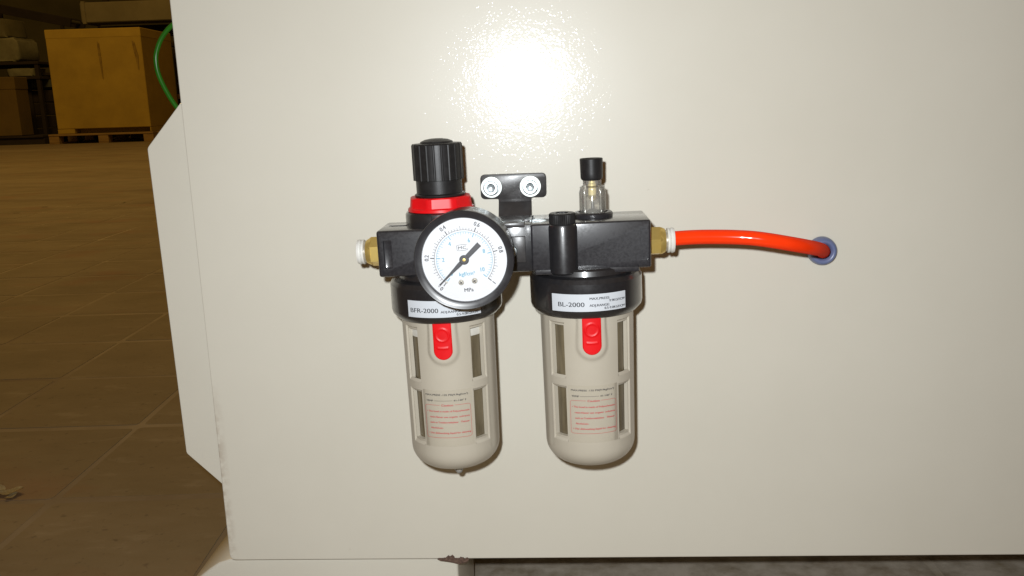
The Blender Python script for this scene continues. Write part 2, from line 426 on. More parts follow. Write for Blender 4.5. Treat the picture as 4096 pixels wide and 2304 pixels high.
# large carton on a pallet
ct = thing('cardboard_carton', 'large yellow cardboard carton standing on a wooden pallet', 'carton', loc=(-4.44, 8.2, .098))
ct.rotation_euler = (0, 0, rad(3))
bm = B(); wbox(bm, -.468, .462, 0, .80, .045, .93, .006); wbox(bm, -.468, -.30, 0, .80, 0, .0445, .003); wbox(bm, .452, .462, 0, .80, 0, .0445, .003); wbox(bm, -.2995, .4515, .12, .8, .0, .0445); part('body', bm, CARD, ct, 0)
bm = B(); wbox(bm, -.470, .464, -.002, .802, .915, 1.003, .006); part('lid', bm, CARDL, ct, 0)
for x0, z0, z1, wdt, tilt in ((.035, .52, .88, .016, .01), (.375, .60, .88, .022, .03)):
    bm = B(); pts = [(x0, z1), (x0 + wdt, z1 - .02), (x0 + wdt * .7 + tilt, (z0 + z1) / 2), (x0 + wdt * .4 + tilt, z0), (x0 + tilt, z0 + .03), (x0 - .006 + tilt * .4, (z0 + z1) / 2 + .06)]
    a = [bm.verts.new((x, -.0095, z)) for x, z in pts]; b = [bm.verts.new((x, .002, z)) for x, z in pts]
    bm.faces.new(a); bm.faces.new(b)
    for i in range(6): bm.faces.new((a[i], a[(i + 1) % 6], b[(i + 1) % 6], b[i]))
    part('tape_strip', bm, STREAK, ct, 0)
pl = thing('wooden_pallet', 'pale wooden pallet under the large yellow carton', 'pallet', loc=(-4.44, 8.15, 0))
pl.rotation_euler = (0, 0, rad(3))
def child(name, me_or_bm, m, parent, loc, smooth=0):
    o = part(name, me_or_bm, m, parent, smooth); o.location = loc; return o
bm = B(); wbox(bm, -.05, .05, 0, .1, 0, .066, .003); blk = part('block', bm, WOOD, pl, 0); blk.location = (-.49, 0, .012)
for x in (-.49, .0, .45):
    for y in (0, .38, .76):
        if (x, y) == (-.49, 0): continue
        o = blk.copy(); COL.objects.link(o); o.parent = pl; o.location = (x, y, .012)
bm = B(); wbox(bm, -.54, .50, 0, .11, 0, .018, .002); db = part('deck_board', bm, WOOD, pl, 0); db.location = (0, -.005, .0785)
for y in (.18, .37, .56, .75):
    o = db.copy(); COL.objects.link(o); o.parent = pl; o.location = (0, y, .0785)
bm = B(); wbox(bm, -.05, .05, 0, .86, 0, .0115, .002); rn = part('runner_board', bm, WOOD, pl, 0); rn.location = (-.49, 0, 0)
for x in (0, .45):
    o = rn.copy(); COL.objects.link(o); o.parent = pl; o.location = (x, 0, 0)
# shadowed brown box at the far left, on a low dark skid
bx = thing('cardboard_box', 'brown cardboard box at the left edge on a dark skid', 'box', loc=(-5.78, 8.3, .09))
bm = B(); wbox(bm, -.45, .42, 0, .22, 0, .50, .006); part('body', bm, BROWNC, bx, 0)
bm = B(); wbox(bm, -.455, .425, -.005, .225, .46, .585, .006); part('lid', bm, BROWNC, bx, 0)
sk = thing('dark_skid', 'low dark skid beneath the brown cardboard box', 'skid', loc=(-5.75, 8.3, 0))
for y in (0, .25, .5):
    bm = B(); wbox(bm, -.5, .62, y, y + .1, 0, .065, .004); part('bearer', bm, DARK, sk, 0)
bm = B(); wbox(bm, -.5, .62, -.02, .64, .067, .088, .003); part('deck', bm, DARK, sk, 0)
cr = thing('dark_crate', 'dark timber crate in shade left of the yellow carton', 'crate', loc=(-5.26, 8.95, 0))
for k in range(5):
    bm = B(); wbox(bm, -.36, .42, 0, .6, .02 + k * .135, .145 + k * .135, .006); part('side_board', bm, DARK, cr, 0)
for x in (-.34, .36):
    bm = B(); wbox(bm, x - .03, x + .03, -.025, -.002, 0, .70, .003); part('corner_post', bm, DARK, cr, 0)
bm = B(); wbox(bm, -.38, .44, -.03, .62, .702, .735, .004); part('lid', bm, DARK, cr, 0)
bm = B(); wbox(bm, -.30, .30, -.028, -.004, .58, .66, .003); part('label_board', bm, mat('grey_tag', (.07, .075, .06), .8), cr, 0)
def sack(name, label, x, y, z, sx, sy, sz, m, seed, group=None):
    rnd = random.Random(seed)
    bm = B(); bmesh.ops.create_uvsphere(bm, u_segments=28, v_segments=16, radius=1)
    ph = [rnd.uniform(0, 6) for _ in range(6)]
    for v in bm.verts:
        p = v.co.copy(); q = Vector([math.copysign(abs(c) ** .2, c) for c in p])
        d = 1 + .05 * math.sin(5 * p.x + ph[0]) * math.sin(4 * p.z + ph[1]) + .03 * math.sin(11 * p.x + 7 * p.z + ph[2])
        v.co = Vector((q.x * sx * d, q.y * sy * d, (q.z + 1) * sz if q.z < 0 else (q.z * d + 1) * sz))
    o = part(name, bm, m, None, 60); o.location = (x, y, z)
    return tag(o, label, 'sack', group)
# stack of pale sacks on a dark shelf at upper left
sh = thing('storage_shelf', 'dark steel shelf at the left carrying pale sacks', 'shelf', loc=(-5.95, 9.0, 0))
bm = B(); wbox(bm, -.75, .60, -.25, .5, .815, .845, .004); part('shelf_board', bm, DARK, sh, 0)
bm = B(); wbox(bm, -.75, .60, -.25, .5, .662, .692, .004); part('shelf_board', bm, DARK, sh, 0)
for x, y in ((-.72, -.22), (-.72, .46), (.57, -.22), (.57, .46)):
    bm = B(); wbox(bm, x - .02, x + .02, y - .02, y + .02, 0, .814, .002); part('upright', bm, DARK, sh, 0)
sack('pale_sack', 'pale square-edged sack on the upper shelf, left of the carton', -5.83, 9.0, .846, .25, .2, .125, PALE2, 1)
sack('grey_sack', 'grey bundle lying on top of the pale square-edged sack', -5.92, 9.05, 1.10, .22, .18, .10, PALE, 2)
sack('white_bag', 'small white bag lying on the lower dark shelf', -5.57, 8.9, .693, .145, .12, .043, PALE2, 3)
# beams at the top
bm = B(); wbox(bm, -5.22, -2.6, 9.5, 9.8, 1.285, 1.51, .01)
DUCT = mat('grey_painted_duct', (.24, .21, .13), .5, col2=(.18, .155, .09), nscale=3)
o = thing('overhead_duct', 'pale grey horizontal duct above the yellow carton', 'duct', loc=(-5.22, 9.5, 1.285))
bm2 = B(); wbox(bm2, 0, 2.62, 0, .3, 0, .22, .01); part('duct_body', bm2, DUCT, o, 0); bm.free()
for x in (.02, 1.3, 2.56):
    bm = B(); wbox(bm, x, x + .04, -.012, .312, -.012, .232, .003); part('joint_flange', bm, DUCT, o, 0)
for x in (.2, 2.3):
    bm = B(); wbox(bm, x, x + .06, .12, .18, .232, 3.7, .003); part('hanger', bm, DARK, o, 0)
bm = B(); wbox(bm, -5.25, -2.6, 9.9, 10.1, 1.16, 1.28, .004)
o = part('roller_bed', bm, DARK, None, 0); tag(o, 'dark horizontal bar just below the pale duct', 'bar')
o.data.transform(Matrix.Translation((5.25, -9.9, -1.16))); o.location = (-5.25, 9.9, 1.16)
o.name = 'dark_bar'
bm = B()
sp = thing('sloping_conveyor', 'dark sloping conveyor rail crossing the top left corner', 'conveyor', loc=(-6.75, 10.0, 0))
for k, (y, m_) in enumerate(((0, DARK), (.32, DARK))):
    b2 = B(); wbox(b2, 0, 1.16, y, y + .03, -.055, .045, .003)
    p = part('rail', b2, m_, sp, 0); p.location = (0, 0, 1.60); p.rotation_euler = (0, rad(12.5), 0)
for k in range(8):
    b2 = B(); lathe_pts = []
    bmesh.ops.create_cone(b2, cap_ends=True, segments=10, radius1=.022, radius2=.022, depth=.28)
    p = part('roller', b2, PALE, sp, 40); a = rad(12.5); d = .08 + k * .145
    p.location = (d * math.cos(a), .175, 1.605 - d * math.sin(a)); p.rotation_euler = (math.pi / 2, 0, 0)
for x in (.1, 1.02):
    for y in (.015, .335):
        b2 = B(); wbox(b2, x - .02, x + .02, y - .012, y + .012, 0, 1.54 - x * .22, .002); part('leg', b2, DARK, sp, 0)
bm.free()
# things right of the carton
bn = thing('black_bin', 'black bin with a pale patch behind the green hose', 'bin', loc=(-4.02, 9.3, 0))
bm = B(); wbox(bm, -.12, .5, 0, .5, 0, .98, .02); part('body', bm, DARK, bn, 0)
bm = B(); wbox(bm, -.135, .515, -.015, .515, .982, 1.03, .01); part('rim', bm, DARK, bn, 0)
bm = B(); wbox(bm, -.05, .10, -.012, -.002, .66, .86, .003); part('pale_sheet', bm, PALE2, bn, 0)
bm = B(); wbox(bm, -.10, .3, -.05, -.002, .42, .47, .003); part('slat', bm, WOOD, bn, 0)
bm = B(); wbox(bm, -.10, .3, -.06, -.002, .20, .26, .003); part('slat', bm, WOOD, bn, 0)

# ------------------------------------------------------------------ machine cabinet
cb = thing('machine_cabinet', 'cream painted steel machine cabinet with flat side panel filling the view', 'machine', base=(0, 0, -310))
bm = B()
prism(bm, rounded([(-176.6, 420), (-176.6, -237.2), (560, -241.8), (560, 420)], [0, 3.2, 3, 0], 5), -1.6, 0, .55, 2)
PT = Matrix.Translation(V(-30, 0, 0)) @ Matrix.Rotation(rad(PANEL_TURN), 4, 'Z') @ Matrix.Translation(-V(-30, 0, 0))
bm.transform(PT)
side = part('side_panel', bm, PAINT, cb, 0)
bm = B(); box(bm, -175.4, 559, -34, -1.7, -235.4, -233.8, .3); box(bm, -175.8, -174.1, -6, -1.7, -233.5, 419, .3); bm.transform(PT)
part('folded_edge', bm, PAINT, cb, 0)
bm = B()
prism(bm, rounded([(-168, 3), (-179.4, 3.8), (-198.2, -17.2), (-196.4, -177.8), (-178.9, -195.6), (-168, -206)], [0, 0, 3.5, 3, 0, 0], 5), -5.6, -3.9, .4, 2)
part('side_flange', bm, PAINT2, cb, 0)
bm = B(); box(bm, -170, 555, -620, -36, -250, 418, 2); box(bm, -168, 553, -618, -560, -309.8, -250.5, 0); part('cabinet_body', bm, PAINT2, cb, 0)  # low underside and unseen rear skirt, added to shade the floor beneath
bm = B()
pts = [(-174, -240.3), (-180, -240.7), (-186, -242.6), (-192, -246.6), (-198, -251.4), (-206, -259), (-213, -268), (-217.5, -277), (-221, -290), (-223, -309.9), (-54.2, -309.9), (-54.2, -240.3)]
prism(bm, pts, -86, -5, 1.6, 3)
part('foot', bm, PAINT2, cb, 30)
bm = B(); prism(bm, [(500, -243.6), (500, -309.9), (555, -309.9), (555, -243.6)], -86, -5, 1.6, 3); part('foot', bm, PAINT2, cb, 30)
# torn, dirt-caked edge above the end of the foot
bm = B()
rnd = random.Random(3)
prof = [(-64.5, -238.3), (-63.6, -237.3), (-61.5, -237.6), (-59.8, -236.9), (-58.4, -236.0), (-57.2, -236.3), (-56.2, -235.7), (-55.0, -237.3), (-53.2, -237.6), (-51.8, -237.0), (-50.6, -236.9), (-49.6, -237.8), (-48.4, -237.5), (-47.4, -238.4), (-49, -239.6), (-53, -240.9), (-57, -239.7), (-61, -239.0)]
prism(bm, [(x, z) for x, z in prof], -3, .9, .35, 2)
bmesh.ops.triangulate(bm, faces=bm.faces); bmesh.ops.subdivide_edges(bm, edges=bm.edges, cuts=1)
for v in bm.verts: v.co += Vector([rnd.uniform(-.35, .35) for _ in range(3)]) * .001
part('dirt_crust', bm, RUST, cb, 0)
# ------------------------------------------------------------------ air preparation unit
th = rad(1.0)
FR = thing('air_preparation_unit', 'black filter regulator and lubricator with round gauge and two beige bowls bolted to the panel', 'air regulator', base=(0, 0, -60))
FR.rotation_euler = (0, -th, 0)
XA, XB, WA = -47.6, 14.3, 45.0        # axes of the two bowls

# --- regulator body
bm = B(); box(bm, -73.7, -24.2, 35, 62, -70.4, -50.5, 1.1, 3)
body = part('regulator_body', bm, CAST, FR)
bm = B(); box(bm, -71.0, -67.4, 60.6, 66, -66.6, -54.6, .5); b2 = B(); box(bm, -70.6, -63.5, 45.5, 48.5, -52.0, -45, 0)
cut(body, [bm]); b2.free()
bm = B(); lathe(bm, [(15.2, -52), (15.6, -51), (15.6, -45.6), (15.0, -44.6), (13, -44.4)], (XA, WA, 0)); part('bonnet', bm, BLACK, FR)
bm = B(); box(bm, XA - 2.5, XA + 4.2, 58.6, 61.2, -48.6, -44.7, .4); part('bonnet_lug', bm, BLACK, FR)
bm = B(); lathe(bm, [(19, -78), (20.5, -73), (19.6, -70), (18.5, -69)], (XA, WA, 0)); part('body_neck', bm, BLACK, FR)
# raised arrow-shaped mark on the body top
bm = B(); prism(bm, [(-69.5, 46), (-63.5, 46), (-62.8, 47), (-63.5, 48), (-69.5, 48)], 0, .2)
for v in bm.verts:
    c = v.co * 1000; x, w, z = c.x, -c.y, c.z + (-60)
    v.co = V(x, z, -50.5 + w + .05)
part('top_mark', bm, BLACK, FR, 0)

# --- adjusting knob
def ribs(a, t):
    k = (math.degrees(a) % 18.0)
    return 1.022 if k < 2.2 else (0.992 if 2.2 <= k < 3.4 or k > 16.8 else 1.0)
bm = B()
lathe(bm, [(10.0, -31.4), (10.75, -31.2), (10.75, -16.4), (10.35, -15.8)], (XA - .2, WA, 0), seg=180, rfun=lambda a, t: ribs(a, t))
kn = part('adjusting_knob', bm, KNOB, FR, 22)
bm = B(); lathe(bm, [(10.1, -15.95), (7.2, -15.6), (6.9, -15.0), (5.0, -14.2), (2.5, -13.8), (.01, -13.7)], (XA - .2, WA, 0), seg=64); part('knob_cap', bm, KNOB, kn)
bm = B(); lathe(bm, [(9.9, -37.5), (9.95, -31.3)], (XA - .2, WA, 0), seg=64); part('knob_skirt', bm, KNOB, kn)
bm = B(); lathe(bm, [(10.4, -40.5), (10.9, -39.6), (10.4, -39.2), (10.9, -38.8), (10.4, -38.4), (10.9, -38.0), (11.0, -37.4), (10.2, -36.9)], (XA, WA, 0), seg=64); part('threaded_collar', bm, KNOB, FR)
def facets(a, t):
    k = (math.degrees(a) + 31) % 45 - 22.5
    return min(1.0, .955 / math.cos(rad(k)))
bm = B()
lathe(bm, [(11.2, -38.4), (13.0, -38.3), (13.6, -38.8), (14.0, -42.6), (14.5, -43.2), (14.6, -44.3), (13.5, -44.5)], (XA, WA, 0), seg=120, rfun=lambda a, t: facets(a, t) if -43 < t < -38.5 else .985)
part('locking_ring', bm, RED, FR, 14)

# --- bowl rings
def ring(x):
    bm = B()
    lathe(bm, [(18.0, -72.9), (21.2, -72.6), (23.4, -73.6), (24.5, -75.4), (24.6, -86.6), (24.2, -88.2), (22.2, -90.3), (19.6, -90.4)], (x, WA, 0), seg=96)
    return part('bowl_ring', bm, BLACK, FR, 30)
ringA = ring(XA); ringB = ring(XB)

# --- bowl guards with windows
WZ = [(-94.2, -116.5), (-122.3, -144.7)]
WANG = (35.5, 55.0)
def smooth(a, b, t):
    t = min(1, max(0, (t - a) / (b - a))); return t * t * (3 - 2 * t)
def usdf(s, z, hw, zb):
    zc = zb + hw
    return abs(s) - hw if z > zc else math.hypot(s, z - zc) - hw
def frange(a, b, n): return [a + (b - a) * k / n for k in range(n)]
def guard_mesh():
    A = []
    front = sorted(set([round(v, 3) for v in frange(-24, 24, 40)] + [24, -24]))
    half = [27.5, 31.5, 33.6, 34.4, 35.5, 42, 48.5, 55, 56.4, 57.2, 60, 61.5, 62.3, 66, 72, 78, 84, 90, 97, 104, 111, 118, 125, 131.5, 138, 144.5, 152, 161, 170]
    A = sorted([-h for h in half] + front + half + [180])
    Zs = frange(-88.5, -94.2, 8) + frange(-94.2, -112, 24) + frange(-112, -116.5, 3) + frange(-116.5, -122.3, 5) + frange(-122.3, -144.7, 12) + frange(-144.7, -151, 6) + [-151]
    Zs = sorted(set(round(z, 4) for z in Zs), reverse=True)
    prof = [(20.6 + (z + 88.5) / 62.5 * .45, z) for z in Zs]
    rf = 9.2; zb = -160.2; r0 = prof[-1][0]
    for k in range(1, 11):
        a = math.pi / 2 * k / 10; prof.append((r0 - rf + rf * math.cos(a), zb + rf - rf * math.sin(a)))
    prof += [(7, zb), (3, zb)]
    def off(phi, z):
        s = rad(phi) * 20.4; d = usdf(s, z, 4.4, -106.8); h = 0
        if z > -114 and abs(phi) < 24:
            h = 1.0 * (1 - smooth(.7, 2.3 + .8 * smooth(-92, -104, z), d))
        a = abs(phi)
        for z0, z1 in WZ:
            if 34.0 < a < 57.0 and z1 - 1.1 < z < z0 + 1.1: h -= .8
        if abs(a - 61.9) < .5 and z > -150: h -= .35
        return h
    bm = B(); rows = []
    for r, z in prof:
        row = []
        for phi in A:
            rr = r + (off(phi, z) if z > -151.01 else 0)
            row.append(bm.verts.new(V(rr * math.sin(rad(phi)), rr * math.cos(rad(phi)), z)))
        rows.append(row)
    n = len(A)
    for i in range(len(rows) - 1):
        zm = (prof[i][1] + prof[i + 1][1]) / 2
        for k in range(n):
            k2 = (k + 1) % n
            pm = (A[k] + A[k2]) / 2 if k2 else (A[k] + A[0] + 360) / 2
            a = abs((pm + 180) % 360 - 180); a2 = 180 - a
            if any(z1 < zm < z0 for z0, z1 in WZ) and (WANG[0] < a < WANG[1] or WANG[0] < a2 < WANG[1]): continue
            bm.faces.new((rows[i][k], rows[i][k2], rows[i + 1][k2], rows[i + 1][k]))
    bm.faces.new(rows[-1])
    return bm
def cyl(x, rot, R):        # flat (s, z) print -> the guard's front surface
    return lambda s, z: V(x + R * math.sin(s / R + rot), WA + R * math.cos(s / R + rot), z)
def make_bowl(name, x, rot, nipple):
    global ORG
    o = part(name, guard_mesh(), GUARD, FR, 30)
    # place: mesh was made about ORG axis; bake rotation and shift to the bowl axis
    o.data.transform(Matrix.Translation(V(x, WA, 0) - V(0, 0, 0)) @ Matrix.Translation(V(0, 0, 0)) @ Matrix.Rotation(rot, 4, 'Z') @ Matrix.Translation(-V(0, 0, 0)))
    md = o.modifiers.new('wall', 'SOLIDIFY'); md.thickness = .0017; md.offset = -1; md.use_rim = True
    bpy.context.view_layer.update(); dg = bpy.context.evaluated_depsgraph_get()
    me = bpy.data.meshes.new_from_object(o.evaluated_get(dg)); o.modifiers.clear(); o.data = me
    me.shade_smooth(); me.set_sharp_from_angle(angle=rad(30))
    # clear inner bowl and what stands in it
    bm = B(); lathe(bm, [(17.9, -89), (17.6, -150), (14, -155), (6, -157)], (x, WA, 0), seg=64); part('inner_bowl', bm, SMOKE, o)
    if name == 'filter_bowl':
        bm = B(); lathe(bm, [(18.0, -95.0), (18.2, -97.0), (17.9, -98.2)], (x, WA, 0), seg=64); part('baffle_rim', bm, PALEEL, o)
    # release button: a U-shaped pad bent to the guard with a thumb ring and a bar pressed in it
    hw, zb, zt = 4.2, -106.6, -88.6
    bm = B(); R0 = 20.4 + .95; NZ, NS = 64, 30; top = []
    fr = cyl(x, rot, R0)
    def pad(s, z, k):
        d = -usdf(s, z, hw, zb); h = .55 * smooth(0, .5, d)
        q = math.hypot(s, z + 95.4)
        h += .28 * math.exp(-((q - 2.7) / .34) ** 2)
        if abs(s) < 2.4: h += .28 * math.exp(-((z + 101.2 - .03 * s * s) / .4) ** 2)
        RR = R0 + h if k else R0 - 1.6
        return V(x + RR * math.sin(s / R0 + rot), WA + RR * math.cos(s / R0 + rot), z)
    rows = []
    for i in range(NZ + 1):
        z = zt + (zb - zt) * (1 - (1 - i / NZ) ** 1.25)
        zc = zb + hw; w_ = hw if z > zc else math.sqrt(max(0, hw * hw - (z - zc) ** 2))
        w_ = max(w_, .05)
        rows.append([bm.verts.new(pad(-w_ + 2 * w_ * k / NS, z, 1)) for k in range(NS + 1)])
        rows[-1].append(bm.verts.new(pad(w_, z, 0))); rows[-1].insert(0, bm.verts.new(pad(-w_, z, 0)))
    for i in range(NZ):
        for k in range(NS + 2):
            bm.faces.new((rows[i][k], rows[i][k + 1], rows[i + 1][k + 1], rows[i + 1][k]))
    part('release_button', bm, RED, o, 40)
    # clear caution film with print
    f0 = cyl(x, rot, 20.40); f1 = cyl(x, rot, 20.47)
    bm = B(); g = []
    for i in range(2):
        g.append([bm.verts.new(f0(-11.2 + 22.4 * k / 24, (-120.4, -146.5)[i])) for k in range(25)])
    for k in range(24): bm.faces.new((g[0][k], g[0][k + 1], g[1][k + 1], g[1][k]))
    lab = part('caution_film', bm, CLEARFILM, o, 60)
    bm = B()
    def line(body, s0, z, size, width=None, align='LEFT'):
        vs, fs = text_flat(body, size, align, width)
        for q, du in enumerate((-.035, .0, .035)):
            fq = cyl(x, rot, 20.47 + .012 * q); add_flat(bm, (vs, fs), lambda u, v: fq(s0 + u + du, z + v + .02 * (q - 1)))
    line('MAX.PRESS -135 PSI(9.9kgf/cm\u00b2)', -9.9, -122.9, 1.08, 19.2)
    line('TEMP', -9.6, -125.6, 1.08, 3.3); line('41-140\u00b0 F', 2.9, -125.6, 1.08, 5.6)
    add_flat(bm, bar_flat(-5.8, -125.25, 2.4, -125.25, .12, 10), f1)
    part('black_lettering', bm, INK, lab, 0)
    bm = B()
    line('Caution', 0, -127.7, 1.35, 5.2, 'CENTER')
    L = [('\u2022 The bowl is made of Polycarbonate', -9.6, -130.4, 19.2), ('resin.Never use organic', -8.4, -133.0, 12.6), ('solvents', 5.0, -133.0, 4.6),
         ('such as Trichloroethylene', -8.3, -135.5, 12.6), ('Thinner', 5.5, -135.5, 4.0), ('Alcohol.etc.', -8.1, -138.0, 5.8), ('\u2022 Use dishwashing liquid for cleaning', -9.4, -140.4, 19.2)]
    for t_, s_, z_, w_ in L: line(t_, s_, z_, 1.12, w_)
    x0, x1, zt_, zb_ = -10.3, 10.3, -127.2, -142.2
    add_flat(bm, bar_flat(x0 + 1, zt_, -3.3, zt_, .14, 8), f1); add_flat(bm, bar_flat(3.3, zt_, x1 - 1, zt_, .14, 8), f1)
    add_flat(bm, bar_flat(x0 + 1, zb_, x1 - 1, zb_, .14, 20), f1)
    add_flat(bm, bar_flat(x0, zt_ - 1, x0, zb_ + 1, .14), f1); add_flat(bm, bar_flat(x1, zt_ - 1, x1, zb_ + 1, .14), f1)
    for cx, cz, a0 in ((x0 + 1, zt_ - 1, 90), (x1 - 1, zt_ - 1, 0), (x0 + 1, zb_ + 1, 180), (x1 - 1, zb_ + 1, 270)):
        for k in range(5):
            a, b_ = rad(a0 + 18 * k), rad(a0 + 18 * (k + 1))
            add_flat(bm, bar_flat(cx + math.cos(a), cz + math.sin(a), cx + math.cos(b_), cz + math.sin(b_), .14), f1)
    part('red_lettering', bm, REDINK, lab, 0)
    if nipple:
        bm = B(); lathe(bm, [(1.2, -159), (2.0, -160.6), (2.0, -164.6), (1.8, -166.2), (1.2, -167.4), (.4, -167.9)], (x + .5, WA, 0), seg=28)
        part('drain_nipple', bm, thin_glass('milky_acrylic', (.95, .95, .93), .1, 1, .3, (.85, .84, .8)), o, 50)
        bm = B(); lathe(bm, [(1.1, -159), (1.1, -165.2), (.8, -166.2), (.3, -166.6)], (x + .5, WA, 0), seg=16); part('drain_pin', bm, STEEL, o, 50)
    return o
bowlA = make_bowl('filter_bowl', XA, rad(-.8), True)
bowlB = make_bowl('lubricator_bowl', XB, rad(3.2), False)

# --- model stickers on the rings
def sticker(ringo, x, a0, a1, z0, z1, items):
    R = 24.66; f = lambda s, z: V(x + R * math.sin(s / R), WA + R * math.cos(s / R), z)
    f2 = lambda s, z: V(x + (R + .05) * math.sin(s / R), WA + (R + .05) * math.cos(s / R), z)
    s0, s1 = rad(a0) * R, rad(a1) * R
    bm = B(); g = [[bm.verts.new(f(s0 + (s1 - s0) * k / 32, z)) for k in range(33)] for z in (z0, z1)]
    for k in range(32): bm.faces.new((g[0][k], g[0][k + 1], g[1][k + 1], g[1][k]))
    st = part('model_sticker', bm, LABEL, ringo, 60)
    bm = B()
    for body, sa, z, size, width in items:
        vf = text_flat(body, size, 'LEFT', width)
        for q, du in enumerate((-.05, .05)):
            Rq = R + .05 + .012 * q
            add_flat(bm, vf, lambda u, v: V(x + Rq * math.sin((s0 + (s1 - s0) * sa + u + du) / R), WA + Rq * math.cos((s0 + (s1 - s0) * sa + u + du) / R), z + v))
    part('lettering', bm, INK, st, 0)
sticker(ringB, XB, -37.5, 39.5, -79.3, -86.7, [('BL-2000', .085, -84.6, 2.75, 11.4), ('MAX.PRESS:', .50, -81.7, 1.45, 8.6), ('9.9KGF/CM\u00b2', .755, -83.0, 1.45, 7.8), ('ADJ.RANGE:', .50, -84.6, 1.45, 8.6), ('0.5-9.0KGF/CM\u00b2', .69, -86.0, 1.45, 10.0)])
sticker(ringA, XA, -35.0, 42.0, -79.8, -87.0, [('BFR-2000', .035, -84.9, 2.75, 12.8), ('MAX.PRESS:', .50, -82.2, 1.4, 8.6), ('9.9KGF/CM\u00b2', .74, -83.4, 1.4, 7.8), ('ADJ.RANGE:', .46, -85.1, 1.4, 8.8), ('0.5-9.0KGF/CM\u00b2', .66, -86.5, 1.4, 10.0)])

# --- pressure gauge
GX, GZ = -34.35, -59.6
bm = B()
lathe(bm, [(17.0, 64), (18.3, 65), (18.5, 82.5), (18.9, 83), (19.35, 83.6), (19.6, 85), (19.62, 88.9), (19.5, 89.35), (19.3, 89.5), (19.05, 89.42), (18.5, 89.2), (17.9, 89.02), (17.3, 88.90), (16.95, 88.85), (16.8, 88.6), (16.75, 87.4), (16.7, 86.6), (3, 86.6)], (GX, 0, GZ), 'w', 128)
ga = part('pressure_gauge', bm, GLOSSB, FR, 40)
bm = B(); lathe(bm, [(16.75, 86.8), (.01, 86.8)], (GX, 0, GZ), 'w', 96, cap=False); part('dial', bm, DIAL, ga, 0)
def gp(w, rot=0.0):
    c, s = math.cos(rot), math.sin(rot)
    return lambda u, v: V(GX + u * c - v * s, w, GZ + u * s + v * c)
TILT = rad(4.5)
pg = gp(86.88, TILT); pg2 = gp(86.895, TILT)
K = 16.75 / 495.0                   # photo dial units -> mm
def arc(bm, r, t, a0, a1, n, f):
    vs = []; fs = []
    for i in range(n + 1):
        a = rad(a0 + (a1 - a0) * i / n); c, s = math.cos(a), math.sin(a)
        vs += [((r + t / 2) * c, (r + t / 2) * s), ((r - t / 2) * c, (r - t / 2) * s)]
        if i: fs.append((2 * i - 2, 2 * i - 1, 2 * i + 1, 2 * i))
    add_flat(bm, (vs, fs), f)
bm = B(); arc(bm, 350 * K, .14, 225, -45, 90, pg)
for i in range(51):
    a = 225 - 5.4 * i; maj = i % 10 == 0; mid = i % 5 == 0
    r1 = (350 + (48 if maj else 46 if mid else 27)) * K; c, s = math.cos(rad(a)), math.sin(rad(a))
    add_flat(bm, bar_flat(350 * K * c, 350 * K * s, r1 * c, r1 * s, .34 if maj else .15), pg)
part('black_scale', bm, INK, ga, 0)
bm = B(); arc(bm, 326 * K, .14, 225, -45, 90, pg)
for i in range(51):
    a = 225 - 5.4 * i; maj = i % 10 == 0; mid = i % 5 == 0
    r1 = (326 - (46 if maj else 42 if mid else 24)) * K; c, s = math.cos(rad(a)), math.sin(rad(a))
    add_flat(bm, bar_flat(326 * K * c, 326 * K * s, r1 * c, r1 * s, .32 if maj else .15), pg)
part('blue_scale', bm, CYAN, ga, 0)
bm = B()
for i, t in enumerate(('0', '0.2', '0.4', '0.6', '0.8', '1')):
    a = 225 - 54 * i; r = (440 if i < 5 else 437) * K; c, s = math.cos(rad(a)), math.sin(rad(a)); ra = rad(a - 90)
    vf = text_flat(t, 2.35, 'CENTER'); cc, ss = math.cos(ra), math.sin(ra)
    for pq, du in ((pg, -.05), (pg2, .05)):
        add_flat(bm, vf, lambda u, v: pq(r * c + (u * .86 + du) * cc - (v - .82) * ss, r * s + (u * .86 + du) * ss + (v - .82) * cc))
for pq, du in ((pg, -.04), (pg2, .04)): add_flat(bm, text_flat('MPa', 2.2, 'CENTER', 3.6), lambda u, v: pq(.12 + u + du, -12.95 + v))
part('black_numerals', bm, INK, ga, 0)
bm = B()
for t, u0, v0 in (('2', -247, 8), ('4', -160, 192), ('6', 65, 225), ('8', 232, 93), ('10', 200, -122), ('0', -160, -160)):
    vf = text_flat(t, 2.35, 'CENTER')
    c, s = math.cos(-TILT), math.sin(-TILT)
    U, Vv = (u0 * c - v0 * s) * K, (u0 * s + v0 * c) * K
    for pq, du in ((pg, -.05), (pg2, .05)): add_flat(bm, vf, lambda u, v: pq(U + u * .86 + du, Vv + v - .82))
for pq, du in ((pg, -.04), (pg2, .04)): add_flat(bm, text_flat('kgf/cm\u00b2', 2.15, 'CENTER', 6.2), lambda u, v: pq(.3 + u + du, -6.4 + v))
part('blue_numerals', bm, CYAN, ga, 0)
bm = B()    # maker's mark: letters in an open frame
f = lambda u, v: pg(-.2 + u, 4.85 + v)
add_flat(bm, text_flat('MC', 1.75, 'CENTER', 3.2), lambda u, v: f(u, v - .62))
fr_ = [(2.0, 1.0), (1.2, 1.15), (0, 1.2), (-1.2, 1.15), (-2.1, .95), (-2.1, -.95), (-1.2, -1.15), (0, -1.2), (1.2, -1.15), (2.1, -.9), (2.2, -.5)]
for a, b_ in zip(fr_, fr_[1:]): add_flat(bm, bar_flat(a[0], a[1], b_[0], b_[1], .12), f)
part('maker_mark', bm, INK, ga, 0)
def pneedle(u, v, w): return V(GX + u, w, GZ + v)
na = math.atan2(-(1040 - 733), 410 - 730); nc, ns = math.cos(na), math.sin(na)
